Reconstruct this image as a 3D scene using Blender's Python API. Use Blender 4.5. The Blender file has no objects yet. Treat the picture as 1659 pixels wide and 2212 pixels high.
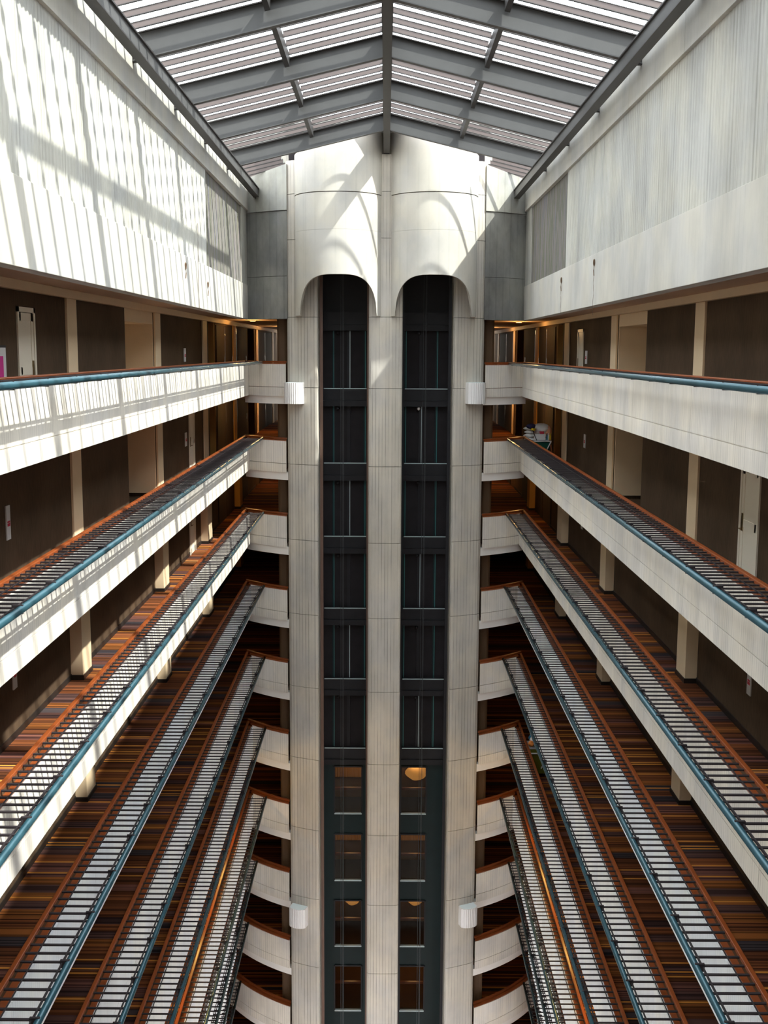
import bpy, math, random
from mathutils import Matrix, Vector
random.seed(7)
SC = bpy.context.scene
COL = SC.collection
# ------------------------------------------------------------------ camera
F_PX = 2432.0
def _unit(v):
    n = math.sqrt(sum(a*a for a in v)); return [a/n for a in v]
vy = _unit([833-829.5, 758-1106, F_PX])
vz = _unit([738-829.5, 18100-1106, F_PX])
d_ = sum(a*b for a, b in zip(vy, vz))
vz = _unit([b-d_*a for a, b in zip(vy, vz)])
vx = [vz[1]*vy[2]-vz[2]*vy[1], vz[2]*vy[0]-vz[0]*vy[2], vz[0]*vy[1]-vz[1]*vy[0]]
if vx[0] < 0: vx = [-a for a in vx]
cam_d = bpy.data.cameras.new('camera'); cam = bpy.data.objects.new('camera', cam_d); COL.objects.link(cam)
cam_d.sensor_fit = 'VERTICAL'; cam_d.sensor_height = 36; cam_d.sensor_width = 27
cam_d.lens = 36*F_PX/2212; cam_d.clip_start = 0.05; cam_d.clip_end = 500
cam.matrix_world = Matrix(((vx[0], -vx[1], -vx[2], 0), (vy[0], -vy[1], -vy[2], 0), (-vz[0], vz[1], vz[2], 0), (0, 0, 0, 1)))
SC.camera = cam
# ------------------------------------------------------------------ world, sun, exposure
W = bpy.data.worlds.new('sky'); SC.world = W; W.use_nodes = True
bg = W.node_tree.nodes['Background']; bg.inputs[0].default_value = (0.97, 0.98, 1.0, 1); bg.inputs[1].default_value = 7.0
SUN_DIR = Vector((-1.0, 0.50, -1.375))
sd = bpy.data.lights.new('sun', 'SUN'); sd.energy = 11.5; sd.angle = 0.016; sd.color = (1.0, 0.95, 0.86)
so = bpy.data.objects.new('sun', sd); COL.objects.link(so)
so.rotation_euler = SUN_DIR.to_track_quat('-Z', 'Y').to_euler(); so.location = (10, 0, 20)
SC.view_settings.view_transform = 'Standard'; SC.view_settings.look = 'None'
SC.view_settings.gamma = 1; SC.view_settings.use_curve_mapping = False
SC.view_settings.exposure = 0.0
try:
    SC.cycles.max_bounces = 8; SC.cycles.diffuse_bounces = 5; SC.cycles.transparent_max_bounces = 24
    SC.cycles.use_denoising = True; SC.cycles.sample_clamp_indirect = 6
except Exception: pass
# ------------------------------------------------------------------ dimensions (metres, camera at the origin)
PITCH = 2.65
RAIL0 = -0.41
NLEV = 12
FACE = [4.83]*7 + [5.17, 5.55, 5.95, 6.35, 6.6]
PIPE = [4.32]*7 + [4.72, 5.12, 5.50, 5.92, 6.2]
WALLX = [6.48]*7 + [6.9, 7.3, 7.7, 8.1, 8.4]
YN = 4.0            # near end of the modelled galleries
YB = 40.0
R_ARC = 7.3; YC_ARC = 45.5
def arc_y(x, off=0.0):
    r = R_ARC+off
    return YC_ARC-math.sqrt(max(r*r-x*x, 0.01))
SL = (7.0-5.86)/4.73
def ztopx(x): return 7.0-SL*abs(x)
def rail_z(k): return RAIL0-PITCH*k
ORD = ['first', 'second', 'third', 'fourth', 'fifth', 'sixth', 'seventh', 'eighth', 'ninth', 'tenth', 'eleventh', 'twelfth', 'thirteenth', 'fourteenth']
ORD[0] = 'topmost'
SIDE = {-1: 'left', 1: 'right'}
# ------------------------------------------------------------------ materials
def nodes(name):
    m = bpy.data.materials.new(name); m.use_nodes = True
    nt = m.node_tree; b = nt.nodes['Principled BSDF']
    return m, nt, b
def N(nt, t, **kw):
    n = nt.nodes.new(t)
    for k, v in kw.items():
        if k.startswith('i_'): n.inputs[int(k[2:])].default_value = v
        else: setattr(n, k, v)
    return n
def plain(name, col, rough=0.6, metal=0.0, spec=0.5, var=0.0, emit=None, es=0):
    m, nt, b = nodes(name)
    b.inputs['Base Color'].default_value = (*col, 1); b.inputs['Roughness'].default_value = rough
    b.inputs['Metallic'].default_value = metal; b.inputs['Specular IOR Level'].default_value = spec
    if var:
        g = N(nt, 'ShaderNodeNewGeometry'); n = N(nt, 'ShaderNodeTexNoise'); n.inputs['Scale'].default_value = 3.0; n.inputs['Detail'].default_value = 6
        nt.links.new(g.outputs['Position'], n.inputs['Vector'])
        r = N(nt, 'ShaderNodeMapRange'); r.inputs['To Min'].default_value = 1-var; r.inputs['To Max'].default_value = 1+var
        nt.links.new(n.outputs['Fac'], r.inputs['Value'])
        mx = N(nt, 'ShaderNodeVectorMath', operation='SCALE'); mx.inputs[0].default_value = col
        nt.links.new(r.outputs[0], mx.inputs['Scale']); nt.links.new(mx.outputs[0], b.inputs['Base Color'])
    if emit:
        b.inputs['Emission Color'].default_value = (*emit, 1); b.inputs['Emission Strength'].default_value = es
    return m
def concrete(name, col, lines=0.14, stain=0.22, lscale=12.0, bump=0.35, rough=0.85, tint=(0.92, 0.94, 0.95)):
    """board-marked concrete: fine upright lines, broad stains, pin holes"""
    m, nt, b = nodes(name); L = nt.links.new
    g = N(nt, 'ShaderNodeNewGeometry')
    sp = N(nt, 'ShaderNodeSeparateXYZ'); L(g.outputs['Position'], sp.inputs[0])
    sn = N(nt, 'ShaderNodeSeparateXYZ'); L(g.outputs['True Normal'], sn.inputs[0])
    ab = N(nt, 'ShaderNodeMath', operation='ABSOLUTE'); L(sn.outputs['X'], ab.inputs[0])
    gt = N(nt, 'ShaderNodeMath', operation='GREATER_THAN'); gt.inputs[1].default_value = 0.72; L(ab.outputs[0], gt.inputs[0])
    cm = N(nt, 'ShaderNodeMix', data_type='FLOAT'); L(gt.outputs[0], cm.inputs['Factor']); L(sp.outputs['X'], cm.inputs['A']); L(sp.outputs['Y'], cm.inputs['B'])
    dv = N(nt, 'ShaderNodeMath', operation='MULTIPLY'); dv.inputs[1].default_value = lscale; L(cm.outputs[0], dv.inputs[0])
    fl = N(nt, 'ShaderNodeMath', operation='FLOOR'); L(dv.outputs[0], fl.inputs[0]); wn = N(nt, 'ShaderNodeTexWhiteNoise', noise_dimensions='1D'); L(fl.outputs[0], wn.inputs['W'])
    fr = N(nt, 'ShaderNodeMath', operation='FRACT'); L(dv.outputs[0], fr.inputs[0])
    rl = N(nt, 'ShaderNodeMapRange', interpolation_type='SMOOTHSTEP'); rl.inputs['From Min'].default_value = 0.06; rl.inputs['From Max'].default_value = 0.26; rl.inputs['To Min'].default_value = 1.0; rl.inputs['To Max'].default_value = 0.0; L(fr.outputs[0], rl.inputs['Value'])
    mp = N(nt, 'ShaderNodeVectorMath', operation='MULTIPLY'); mp.inputs[1].default_value = (lscale*0.6, lscale*0.6, 0.5); L(g.outputs['Position'], mp.inputs[0])
    n1 = N(nt, 'ShaderNodeTexNoise'); n1.inputs['Scale'].default_value = 1.0; n1.inputs['Detail'].default_value = 4; L(mp.outputs[0], n1.inputs['Vector'])
    rn = N(nt, 'ShaderNodeMapRange'); rn.inputs['From Min'].default_value = 0.35; rn.inputs['From Max'].default_value = 0.62; L(n1.outputs['Fac'], rn.inputs['Value'])
    lm = N(nt, 'ShaderNodeMath', operation='MULTIPLY'); L(rl.outputs[0], lm.inputs[0]); L(rn.outputs[0], lm.inputs[1])
    tone = N(nt, 'ShaderNodeMath', operation='MULTIPLY_ADD'); tone.inputs[1].default_value = 0.22; L(wn.outputs['Value'], tone.inputs[0]); L(lm.outputs[0], tone.inputs[2])
    r1 = N(nt, 'ShaderNodeMapRange'); r1.inputs['To Min'].default_value = 1.0; r1.inputs['To Max'].default_value = 1-lines*2.2; L(tone.outputs[0], r1.inputs['Value'])
    n2 = N(nt, 'ShaderNodeTexNoise'); n2.inputs['Scale'].default_value = 0.55; n2.inputs['Detail'].default_value = 8; n2.inputs['Roughness'].default_value = 0.62
    mp2 = N(nt, 'ShaderNodeVectorMath', operation='MULTIPLY'); mp2.inputs[1].default_value = (1.3, 1.3, 0.7); L(g.outputs['Position'], mp2.inputs[0]); L(mp2.outputs[0], n2.inputs['Vector'])
    r2 = N(nt, 'ShaderNodeMapRange'); r2.inputs['From Min'].default_value = 0.3; r2.inputs['From Max'].default_value = 0.62
    r2.inputs['To Min'].default_value = 1-stain; r2.inputs['To Max'].default_value = 1.04; L(n2.outputs['Fac'], r2.inputs['Value'])
    mul = N(nt, 'ShaderNodeMath', operation='MULTIPLY'); L(r1.outputs[0], mul.inputs[0]); L(r2.outputs[0], mul.inputs[1])
    n3 = N(nt, 'ShaderNodeTexNoise'); n3.inputs['Scale'].default_value = 0.9; n3.inputs['Detail'].default_value = 5; L(g.outputs['Position'], n3.inputs['Vector'])
    mc = N(nt, 'ShaderNodeMix', data_type='RGBA'); mc.inputs['A'].default_value = (*col, 1)
    mc.inputs['B'].default_value = (col[0]*tint[0], col[1]*tint[1], col[2]*tint[2]*1.05, 1)
    r3 = N(nt, 'ShaderNodeMapRange'); r3.inputs['From Min'].default_value = 0.42; r3.inputs['From Max'].default_value = 0.6; L(n3.outputs['Fac'], r3.inputs['Value'])
    L(r3.outputs[0], mc.inputs['Factor'])
    sc = N(nt, 'ShaderNodeVectorMath', operation='SCALE'); L(mc.outputs['Result'], sc.inputs[0]); L(mul.outputs[0], sc.inputs['Scale'])
    L(sc.outputs[0], b.inputs['Base Color']); b.inputs['Roughness'].default_value = rough
    bp = N(nt, 'ShaderNodeBump'); bp.inputs['Strength'].default_value = bump; bp.inputs['Distance'].default_value = 0.02
    L(r1.outputs[0], bp.inputs['Height']); L(bp.outputs[0], b.inputs['Normal'])
    return m
def streaks(name, cols, zs=0.5, xs=9.0, rough=0.9):
    """upright streaks of several stain colours"""
    m, nt, b = nodes(name); L = nt.links.new
    g = N(nt, 'ShaderNodeNewGeometry'); mp = N(nt, 'ShaderNodeVectorMath', operation='MULTIPLY'); mp.inputs[1].default_value = (xs, xs, zs); L(g.outputs['Position'], mp.inputs[0])
    n = N(nt, 'ShaderNodeTexNoise'); n.inputs['Scale'].default_value = 1; n.inputs['Detail'].default_value = 5; n.inputs['Roughness'].default_value = 0.7; L(mp.outputs[0], n.inputs['Vector'])
    cr = N(nt, 'ShaderNodeValToRGB'); e = cr.color_ramp.elements
    while len(e) > 1: e.remove(e[-1])
    for i, c in enumerate(cols):
        p = 0.3+0.4*i/(len(cols)-1)
        if i == 0: e[0].position = p; e[0].color = (*c, 1)
        else: k = e.new(p); k.color = (*c, 1)
    L(n.outputs['Fac'], cr.inputs[0]); L(cr.outputs[0], b.inputs['Base Color']); b.inputs['Roughness'].default_value = rough
    bp = N(nt, 'ShaderNodeBump'); bp.inputs['Strength'].default_value = 0.2; L(n.outputs['Fac'], bp.inputs['Height']); L(bp.outputs[0], b.inputs['Normal'])
    return m
def carpet():
    m, nt, b = nodes('striped_carpet'); L = nt.links.new
    g = N(nt, 'ShaderNodeNewGeometry'); s = N(nt, 'ShaderNodeSeparateXYZ'); L(g.outputs['Position'], s.inputs[0])
    # each level starts its pattern elsewhere
    zf = N(nt, 'ShaderNodeMath', operation='MULTIPLY'); zf.inputs[1].default_value = 3.37; L(s.outputs['Z'], zf.inputs[0])
    ya = N(nt, 'ShaderNodeMath', operation='ADD'); L(s.outputs['Y'], ya.inputs[0]); L(zf.outputs[0], ya.inputs[1])
    def stripe(width, ramp, seedadd):
        sc = N(nt, 'ShaderNodeMath', operation='MULTIPLY_ADD'); sc.inputs[1].default_value = 1/width; sc.inputs[2].default_value = seedadd; L(ya.outputs[0], sc.inputs[0])
        fl = N(nt, 'ShaderNodeMath', operation='FLOOR'); L(sc.outputs[0], fl.inputs[0])
        wn = N(nt, 'ShaderNodeTexWhiteNoise', noise_dimensions='1D'); L(fl.outputs[0], wn.inputs['W'])
        cr = N(nt, 'ShaderNodeValToRGB'); cr.color_ramp.interpolation = 'CONSTANT'; e = cr.color_ramp.elements
        while len(e) > 1: e.remove(e[-1])
        for i, (p, c) in enumerate(ramp):
            if i == 0: e[0].position = p; e[0].color = (*c, 1)
            else: k = e.new(p); k.color = (*c, 1)
        L(wn.outputs['Value'], cr.inputs[0]); return cr, wn
    a, _ = stripe(0.30, [(0, (0.12, 0.040, 0.016)), (0.2, (0.17, 0.055, 0.020)), (0.42, (0.085, 0.042, 0.036)), (0.55, (0.22, 0.075, 0.020)), (0.72, (0.15, 0.060, 0.045)), (0.88, (0.045, 0.035, 0.038))], 0)
    c, _ = stripe(0.042, [(0, (0.55, 0.55, 0.55)), (0.3, (1.0, 1.0, 1.0)), (0.6, (1.35, 1.3, 1.2)), (0.85, (0.3, 0.3, 0.35))], 11.3)
    mm = N(nt, 'ShaderNodeMix', data_type='RGBA', blend_type='MULTIPLY'); mm.inputs['Factor'].default_value = 1
    L(a.outputs[0], mm.inputs['A']); L(c.outputs[0], mm.inputs['B'])
    o, wn = stripe(0.055, [(0, (0, 0, 0)), (0.93, (1, 1, 1))], 5.7)
    m2 = N(nt, 'ShaderNodeMix', data_type='RGBA'); L(o.outputs[0], m2.inputs['Factor']); L(mm.outputs['Result'], m2.inputs['A']); m2.inputs['B'].default_value = (0.62, 0.24, 0.045, 1)
    L(m2.outputs['Result'], b.inputs['Base Color']); b.inputs['Roughness'].default_value = 0.95; b.inputs['Specular IOR Level'].default_value = 0.1
    return m
def wallcover():
    m, nt, b = nodes('dark_wallcovering'); L = nt.links.new
    g = N(nt, 'ShaderNodeNewGeometry'); mp = N(nt, 'ShaderNodeVectorMath', operation='MULTIPLY'); mp.inputs[1].default_value = (40, 40, 4); L(g.outputs['Position'], mp.inputs[0])
    n = N(nt, 'ShaderNodeTexNoise'); n.inputs['Scale'].default_value = 1; n.inputs['Detail'].default_value = 4; L(mp.outputs[0], n.inputs['Vector'])
    n2 = N(nt, 'ShaderNodeTexNoise'); n2.inputs['Scale'].default_value = 0.8; L(g.outputs['Position'], n2.inputs['Vector'])
    ad = N(nt, 'ShaderNodeMath', operation='ADD'); L(n.outputs['Fac'], ad.inputs[0]); L(n2.outputs['Fac'], ad.inputs[1])
    r = N(nt, 'ShaderNodeMapRange'); r.inputs['From Min'].default_value = 0.7; r.inputs['From Max'].default_value = 1.3; r.inputs['To Min'].default_value = 0.7; r.inputs['To Max'].default_value = 1.3; L(ad.outputs[0], r.inputs['Value'])
    s = N(nt, 'ShaderNodeVectorMath', operation='SCALE'); s.inputs[0].default_value = (0.088, 0.056, 0.034); L(r.outputs[0], s.inputs['Scale']); L(s.outputs[0], b.inputs['Base Color'])
    b.inputs['Roughness'].default_value = 0.8; b.inputs['Specular IOR Level'].default_value = 0.15
    return m
def glass(name='roof_glass', tint=(0.93, 0.96, 0.97), gl=0.06):
    m = bpy.data.materials.new(name); m.use_nodes = True; nt = m.node_tree; nt.nodes.clear(); L = nt.links.new
    o = N(nt, 'ShaderNodeOutputMaterial'); t = N(nt, 'ShaderNodeBsdfTransparent'); t.inputs[0].default_value = (*tint, 1)
    g = N(nt, 'ShaderNodeBsdfGlossy'); g.inputs['Roughness'].default_value = 0.05
    mx = N(nt, 'ShaderNodeMixShader'); mx.inputs[0].default_value = gl; L(t.outputs[0], mx.inputs[1]); L(g.outputs[0], mx.inputs[2]); L(mx.outputs[0], o.inputs[0])
    return m
M = dict(
    conc=concrete('parapet_concrete', (0.76, 0.70, 0.61)),
    conc_side=concrete('whiter_parapet_concrete', (0.90, 0.91, 0.89), lines=0.07, stain=0.10, lscale=12.0),  # whiter concrete for side parapets from the fourth gallery down
    conc_tower=concrete('column_concrete', (0.55, 0.505, 0.43), lines=0.22, lscale=9.0, stain=0.22, bump=0.5),
    conc_smooth=concrete('smooth_concrete', (0.51, 0.485, 0.425), lines=0.03, stain=0.22, lscale=5, bump=0.1),
    conc_shroud=concrete('shroud_concrete', (0.51, 0.48, 0.415), lines=0.04, stain=0.2, lscale=3, bump=0.08),
    conc_rib=concrete('ribbed_concrete', (0.48, 0.465, 0.41), lines=0.12, stain=0.25, lscale=7, bump=0.2),
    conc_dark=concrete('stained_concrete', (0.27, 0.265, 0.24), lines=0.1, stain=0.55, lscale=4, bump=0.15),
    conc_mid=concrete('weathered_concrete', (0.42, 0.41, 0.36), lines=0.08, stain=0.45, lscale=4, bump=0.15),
    stain=streaks('stained_panel', [(0.07, 0.07, 0.07), (0.16, 0.145, 0.14), (0.11, 0.12, 0.075), (0.22, 0.19, 0.18), (0.12, 0.13, 0.16), (0.2, 0.2, 0.18)], 0.3, 16.0),
    white=plain('white_plaster', (0.80, 0.76, 0.72), 0.7),
    cream=plain('cream_paint', (0.86, 0.66, 0.43), 0.6, var=0.05),
    ochre=plain('ochre_tone', (0.72, 0.42, 0.12), 0.6, var=0.05),
    brown=plain('brown_paint', (0.10, 0.052, 0.022), 0.7, var=0.1),
    soffit=plain('soffit_plaster', (0.68, 0.48, 0.34), 0.85, var=0.06),
    door=plain('white_door_paint', (0.88, 0.80, 0.66), 0.4),
    wood=plain('varnished_wood', (0.22, 0.052, 0.012), 0.3, var=0.25),
    wood_dark=streaks('dark_veneer', [(0.012, 0.009, 0.008), (0.03, 0.02, 0.017), (0.045, 0.03, 0.025)], 1.0, 14.0, 0.8),
    slat=plain('bronze_slat', (0.024, 0.019, 0.021), 0.6, spec=0.2, var=0.15),
    pipe=plain('teal_pipe_paint', (0.03, 0.085, 0.11), 0.25, metal=0.3, var=0.3),
    steel=plain('grey_roof_steel', (0.072, 0.072, 0.072), 0.55, var=0.12),
    steel_dark=plain('dark_roof_steel', (0.03, 0.027, 0.026), 0.5, var=0.15),
    bar=plain('glazing_bar_metal', (0.085, 0.062, 0.056), 0.5, var=0.1),
    black=plain('black_steel', (0.014, 0.014, 0.017), 0.5, spec=0.25, var=0.3),
    shaftpanel=plain('shaft_panel', (0.018, 0.016, 0.018), 0.7, spec=0.15, var=0.35),
    teal=plain('dark_teal_paint', (0.004, 0.016, 0.018), 0.5, spec=0.25, var=0.3),
    edge=plain('worn_steel_edge', (0.42, 0.52, 0.54), 0.4, metal=0.4),
    bronze=plain('rusty_guide', (0.13, 0.075, 0.055), 0.5, var=0.2),
    lampw=plain('white_enamel', (0.70, 0.685, 0.68), 0.45),
    carpet=carpet(), wallc=wallcover(), glass=glass(), glass_dark=glass('landing_glass', (0.7, 0.7, 0.7), 0.012),
    base=plain('dark_baseboard', (0.02, 0.015, 0.012), 0.5),
    brass=plain('aged_brass', (0.25, 0.17, 0.08), 0.35, metal=0.9),
    chrome=plain('satin_chrome', (0.7, 0.7, 0.72), 0.25, metal=1.0),
    lamp=plain('warm_lamp_disc', (1, 0.8, 0.5), 0.5, emit=(1.0, 0.55, 0.16), es=6),
    lantern=plain('amber_lantern', (0.9, 0.6, 0.3), 0.5, emit=(1.0, 0.42, 0.08), es=0.55),
    green=plain('green_canvas', (0.0, 0.075, 0.05), 0.8), linen=plain('white_linen', (0.85, 0.83, 0.82), 0.9, var=0.1),
    peach=plain('peach_towel', (0.85, 0.42, 0.25), 0.9), red=plain('red_print', (0.55, 0.02, 0.05), 0.6), yellow=plain('yellow_plastic', (0.85, 0.6, 0.02), 0.4),
    blue=plain('blue_plastic', (0.02, 0.2, 0.35), 0.4), orange=plain('orange_plastic', (0.9, 0.3, 0.06), 0.4), olive=plain('olive_bag', (0.16, 0.16, 0.01), 0.6),
    navy=plain('navy_duster', (0.015, 0.012, 0.05), 0.9), magenta=plain('magenta_print', (0.6, 0.02, 0.25), 0.6), grey=plain('grey_plastic', (0.35, 0.36, 0.38), 0.5),
    lobby=plain('lobby_wall', (0.20, 0.10, 0.035), 0.6, var=0.2),
)
# ------------------------------------------------------------------ mesh helpers
class MB:
    def __init__(s): s.v = []; s.f = []
    def quad(s, *p):
        i = len(s.v); s.v += [tuple(q) for q in p]; s.f.append(tuple(range(i, i+len(p))))
    def box(s, x0, x1, y0, y1, z0, z1):
        x0, x1 = min(x0, x1), max(x0, x1); y0, y1 = min(y0, y1), max(y0, y1); z0, z1 = min(z0, z1), max(z0, z1)
        i = len(s.v)
        s.v += [(x0, y0, z0), (x1, y0, z0), (x1, y1, z0), (x0, y1, z0), (x0, y0, z1), (x1, y0, z1), (x1, y1, z1), (x0, y1, z1)]
        s.f += [tuple(i+j for j in q) for q in ((0, 3, 2, 1), (4, 5, 6, 7), (0, 1, 5, 4), (1, 2, 6, 5), (2, 3, 7, 6), (3, 0, 4, 7))]
        return s
    def prism(s, pts, z0, z1):
        """vertical prism over a plan outline"""
        a = sum(pts[j][0]*pts[(j+1) % len(pts)][1]-pts[(j+1) % len(pts)][0]*pts[j][1] for j in range(len(pts)))
        if a < 0: pts = pts[::-1]
        n = len(pts); i = len(s.v)
        s.v += [(x, y, z0) for x, y in pts]+[(x, y, z1) for x, y in pts]
        s.f.append(tuple(i+n-1-j for j in range(n))); s.f.append(tuple(i+n+j for j in range(n)))
        for j in range(n): k = (j+1) % n; s.f.append((i+j, i+k, i+n+k, i+n+j))
        return s
    def sweep_y(s, prof, y0, y1):
        """outline in x,z swept along y"""
        n = len(prof); i = len(s.v)
        s.v += [(x, y0, z) for x, z in prof]+[(x, y1, z) for x, z in prof]
        s.f.append(tuple(i+j for j in range(n))); s.f.append(tuple(i+2*n-1-j for j in range(n)))
        for j in range(n): k = (j+1) % n; s.f.append((i+k, i+j, i+n+j, i+n+k))
        return s
    def tube(s, pts, r, n=10, cap=True):
        rings = []
        P = [Vector(p) for p in pts]
        for a, p in enumerate(P):
            t = (P[min(a+1, len(P)-1)]-P[max(a-1, 0)]).normalized()
            u = t.cross(Vector((0, 0, 1)))
            if u.length < 1e-3: u = t.cross(Vector((1, 0, 0)))
            u.normalize(); w = u.cross(t)
            i = len(s.v); rr = r[a] if isinstance(r, (list, tuple)) else r
            s.v += [tuple(p+u*rr*math.cos(2*math.pi*j/n)+w*rr*math.sin(2*math.pi*j/n)) for j in range(n)]; rings.append(i)
        for a in range(len(P)-1):
            for j in range(n): k = (j+1) % n; s.f.append((rings[a]+j, rings[a]+k, rings[a+1]+k, rings[a+1]+j))
        if cap: s.f.append(tuple(rings[0]+n-1-j for j in range(n))); s.f.append(tuple(rings[-1]+j for j in range(n)))
        return s
    def ball(s, c, rx, ry, rz, nu=14, nv=9, wob=0.0):
        i = len(s.v)
        for a in range(nv+1):
            ph = math.pi*a/nv
            for b in range(nu):
                th = 2*math.pi*b/nu; q = 1+wob*math.sin(3*th+a)*math.sin(ph)
                s.v.append((c[0]+rx*q*math.sin(ph)*math.cos(th), c[1]+ry*q*math.sin(ph)*math.sin(th), c[2]+rz*q*math.cos(ph)))
        for a in range(nv):
            for b in range(nu): s.f.append((i+a*nu+b, i+(a+1)*nu+b, i+(a+1)*nu+(b+1) % nu, i+a*nu+(b+1) % nu))
        return s
    def build(s, name, mat, parent=None, loc=None, smooth=False, bevel=0):
        me = bpy.data.meshes.new(name)
        me.from_pydata([(x-(loc[0] if loc else 0), y-(loc[1] if loc else 0), z-(loc[2] if loc else 0)) for x, y, z in s.v], [], s.f); me.update()
        me.materials.append(M[mat] if isinstance(mat, str) else mat)
        if smooth:
            for p in me.polygons: p.use_smooth = True
        o = bpy.data.objects.new(name, me); COL.objects.link(o)
        if parent is not None:
            o.parent = parent
        if loc: o.location = loc
        if bevel:
            md = o.modifiers.new('bevel', 'BEVEL'); md.width = bevel; md.segments = 2; md.limit_method = 'ANGLE'
        return o
def tag(o, label, cat, group=None):
    o['label'] = label; o['category'] = cat
    if group: o['group'] = group
    return o
def thing(name, label, cat, loc, group=None, rz=0):
    o = bpy.data.objects.new(name, None); COL.objects.link(o); o.location = loc; o.rotation_euler = (0, 0, rz); o.empty_display_size = 0.2
    return tag(o, label, cat, group)
def part(mb, name, mat, t, **kw):
    """mesh given in world metres becomes a child of thing t (t unrotated)"""
    o = mb.build(name, mat, None, **kw); L = t.location
    o.data.transform(Matrix.Translation(-Vector(L))); o.parent = t
    return o
def struct(mb, name, mat, **kw):
    o = mb.build(name, mat, **kw); o['kind'] = 'structure'; return o
def copy_tree(o, loc=None, parent=None):
    c = o.copy(); COL.objects.link(c)
    if parent is not None: c.parent = parent
    for ch in list(o.children): copy_tree(ch, None, c)
    if loc is not None: c.location = loc
    return c
E_WELL = 67.6
# ================================================================== SHELL
WB = -46.0
struct(MB().box(-10, 10, -6, 72, WB-0.4, WB), 'floor', 'carpet')
struct(MB().box(-10, 10, -5, -4.6, WB, 8), 'wall_near', 'conc_mid')
struct(MB().box(-10, 10, 70, 70.4, WB, 9), 'wall_far', 'conc_smooth')
struct(MB().box(-5, 5, -4.6, -0.15, -1.8, -1.48), 'floor', 'carpet')
for s in (-1, 1):
    sd_ = SIDE[s]
    for k in range(NLEV):
        zr = rail_z(k); zf = zr-1.07; xw = WALLX[k]; xf = FACE[k]; zt = zf+2.66 if k == 0 else zf+PITCH
        # floor slab + carpet: behind the parapet and the end bay round the tower
        def plan(inset, ai):
            xs = [xf+inset-(xf+inset-3.45)*i/12 for i in range(13)]
            p = [(xw, YN-8.6), (xf+inset, YN-8.6)]+[(x, arc_y(x, -ai)) for x in xs]+[(3.45, E_WELL), (xw, E_WELL)]
            return [(s*a, b) for a, b in p]
        struct(MB().prism(plan(0.18, 0.18), zf-0.02, zf), 'floor', 'carpet')
        struct(MB().prism(plan(0.7, 0.32), zf-0.25, zf-0.02), 'ceiling', 'soffit')
        # room wall with its recesses
        if k < 2:
            segs = [(YN-8.6, 28.3), (31.8, 41.6), (43.2, 53.4), (56.0, 70)]
        else:
            segs = [(YN-8.6, 70)]
        mb = MB()
        for a, b_ in segs: mb.box(s*xw, s*(xw+1.8), a, b_, zf, zt)
        mb.box(s*(xw+1.5), s*(xw+1.9), YN-8.6, 70, zf-PITCH if k == NLEV-1 else zf, zt)
        struct(mb, 'wall_'+sd_, 'wallc')
        if k < 4:
            bb = MB()
            for a, b_ in segs: bb.box(s*(xw-0.015), s*xw, a, min(b_, 56), zf, zf+0.12)
            struct(bb, 'baseboard_'+sd_, 'base')
    zf = -1.48
    # soffit over the topmost gallery, fascia along the wall
    xs = [4.86-(4.86-3.4)*i/10 for i in range(11)]
    p = [(8.4, YN-8.6), (4.95, YN-8.6), (4.95, 39.9)]+[(x, arc_y(x)+0.2) for x in xs]+[(3.4, E_WELL), (8.4, E_WELL)]
    struct(MB().prism([(s*a, b) for a, b in p], 1.19, 1.42), 'ceiling', 'soffit')
    struct(MB().box(s*6.36, s*6.6, YN-8.6, E_WELL, 1.02, 1.19), 'trim_1', 'cream', bevel=0.01)
    # upper wall: smooth band, ribbed field, stained panel, cornice
    struct(MB().box(s*4.83, s*5.1, YN-8.6, 40.05, 1.07, 2.25), 'wall_'+sd_, 'conc_smooth', bevel=0.008)
    mb = MB(); y = YN-8.6
    pr = [(s*5.1, y)]
    while y < 31.0:
        pr += [(s*4.862, y), (s*4.862, y+0.07), (s*4.849, y+0.09), (s*4.849, y+0.145)]; y += 0.165
    pr += [(s*4.846, 31.05), (s*5.1, 31.05)]
    struct(mb.prism(pr, 2.25, 4.78), 'wall_'+sd_, 'conc_rib')
    mb = MB(); pr = [(s*5.1, 31.05)]; y = 31.05
    while y < 38.5:
        pr += [(s*4.90, y), (s*4.90, y+0.06), (s*4.886, y+0.075), (s*4.886, y+0.115)]; y += 0.13
    pr += [(s*4.886, 38.6), (s*5.1, 38.6)]
    struct(mb.prism(pr, 2.25, 4.78), 'wall_'+sd_, 'stain')
    struct(MB().box(s*4.85, s*5.1, 38.6, 40.2, 2.25, 4.78), 'wall_'+sd_, 'conc_mid')
    mb = MB()
    for j in range(11):
        y0 = 40.05-4.21*(j+1); y1 = 40.05-4.21*j-0.012
        mb.sweep_y([(s*5.1, 4.78), (s*4.78, 4.78), (s*4.78, 5.62), (s*4.88, 5.66), (s*4.88, 5.80), (s*5.1, 5.80)][::s], y0, y1)
    struct(mb, 'trim_2', 'conc_smooth')
    # back upper wall following the tower curve
    def band(x0, x1, z0, z1, th=0.25, off=0.0, n=8):
        a = [(x0+(x1-x0)*i/n) for i in range(n+1)]
        return [(s*x, arc_y(x, off)) for x in a]+[(s*x, arc_y(x, off)+th) for x in reversed(a)]
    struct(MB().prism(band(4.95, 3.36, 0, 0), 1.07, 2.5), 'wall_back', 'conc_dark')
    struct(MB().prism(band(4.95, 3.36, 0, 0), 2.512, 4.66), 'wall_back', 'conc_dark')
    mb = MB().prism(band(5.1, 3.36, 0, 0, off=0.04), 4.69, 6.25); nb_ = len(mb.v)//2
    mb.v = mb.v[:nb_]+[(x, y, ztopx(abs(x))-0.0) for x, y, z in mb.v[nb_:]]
    struct(mb, 'wall_back', 'conc_mid')
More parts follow.
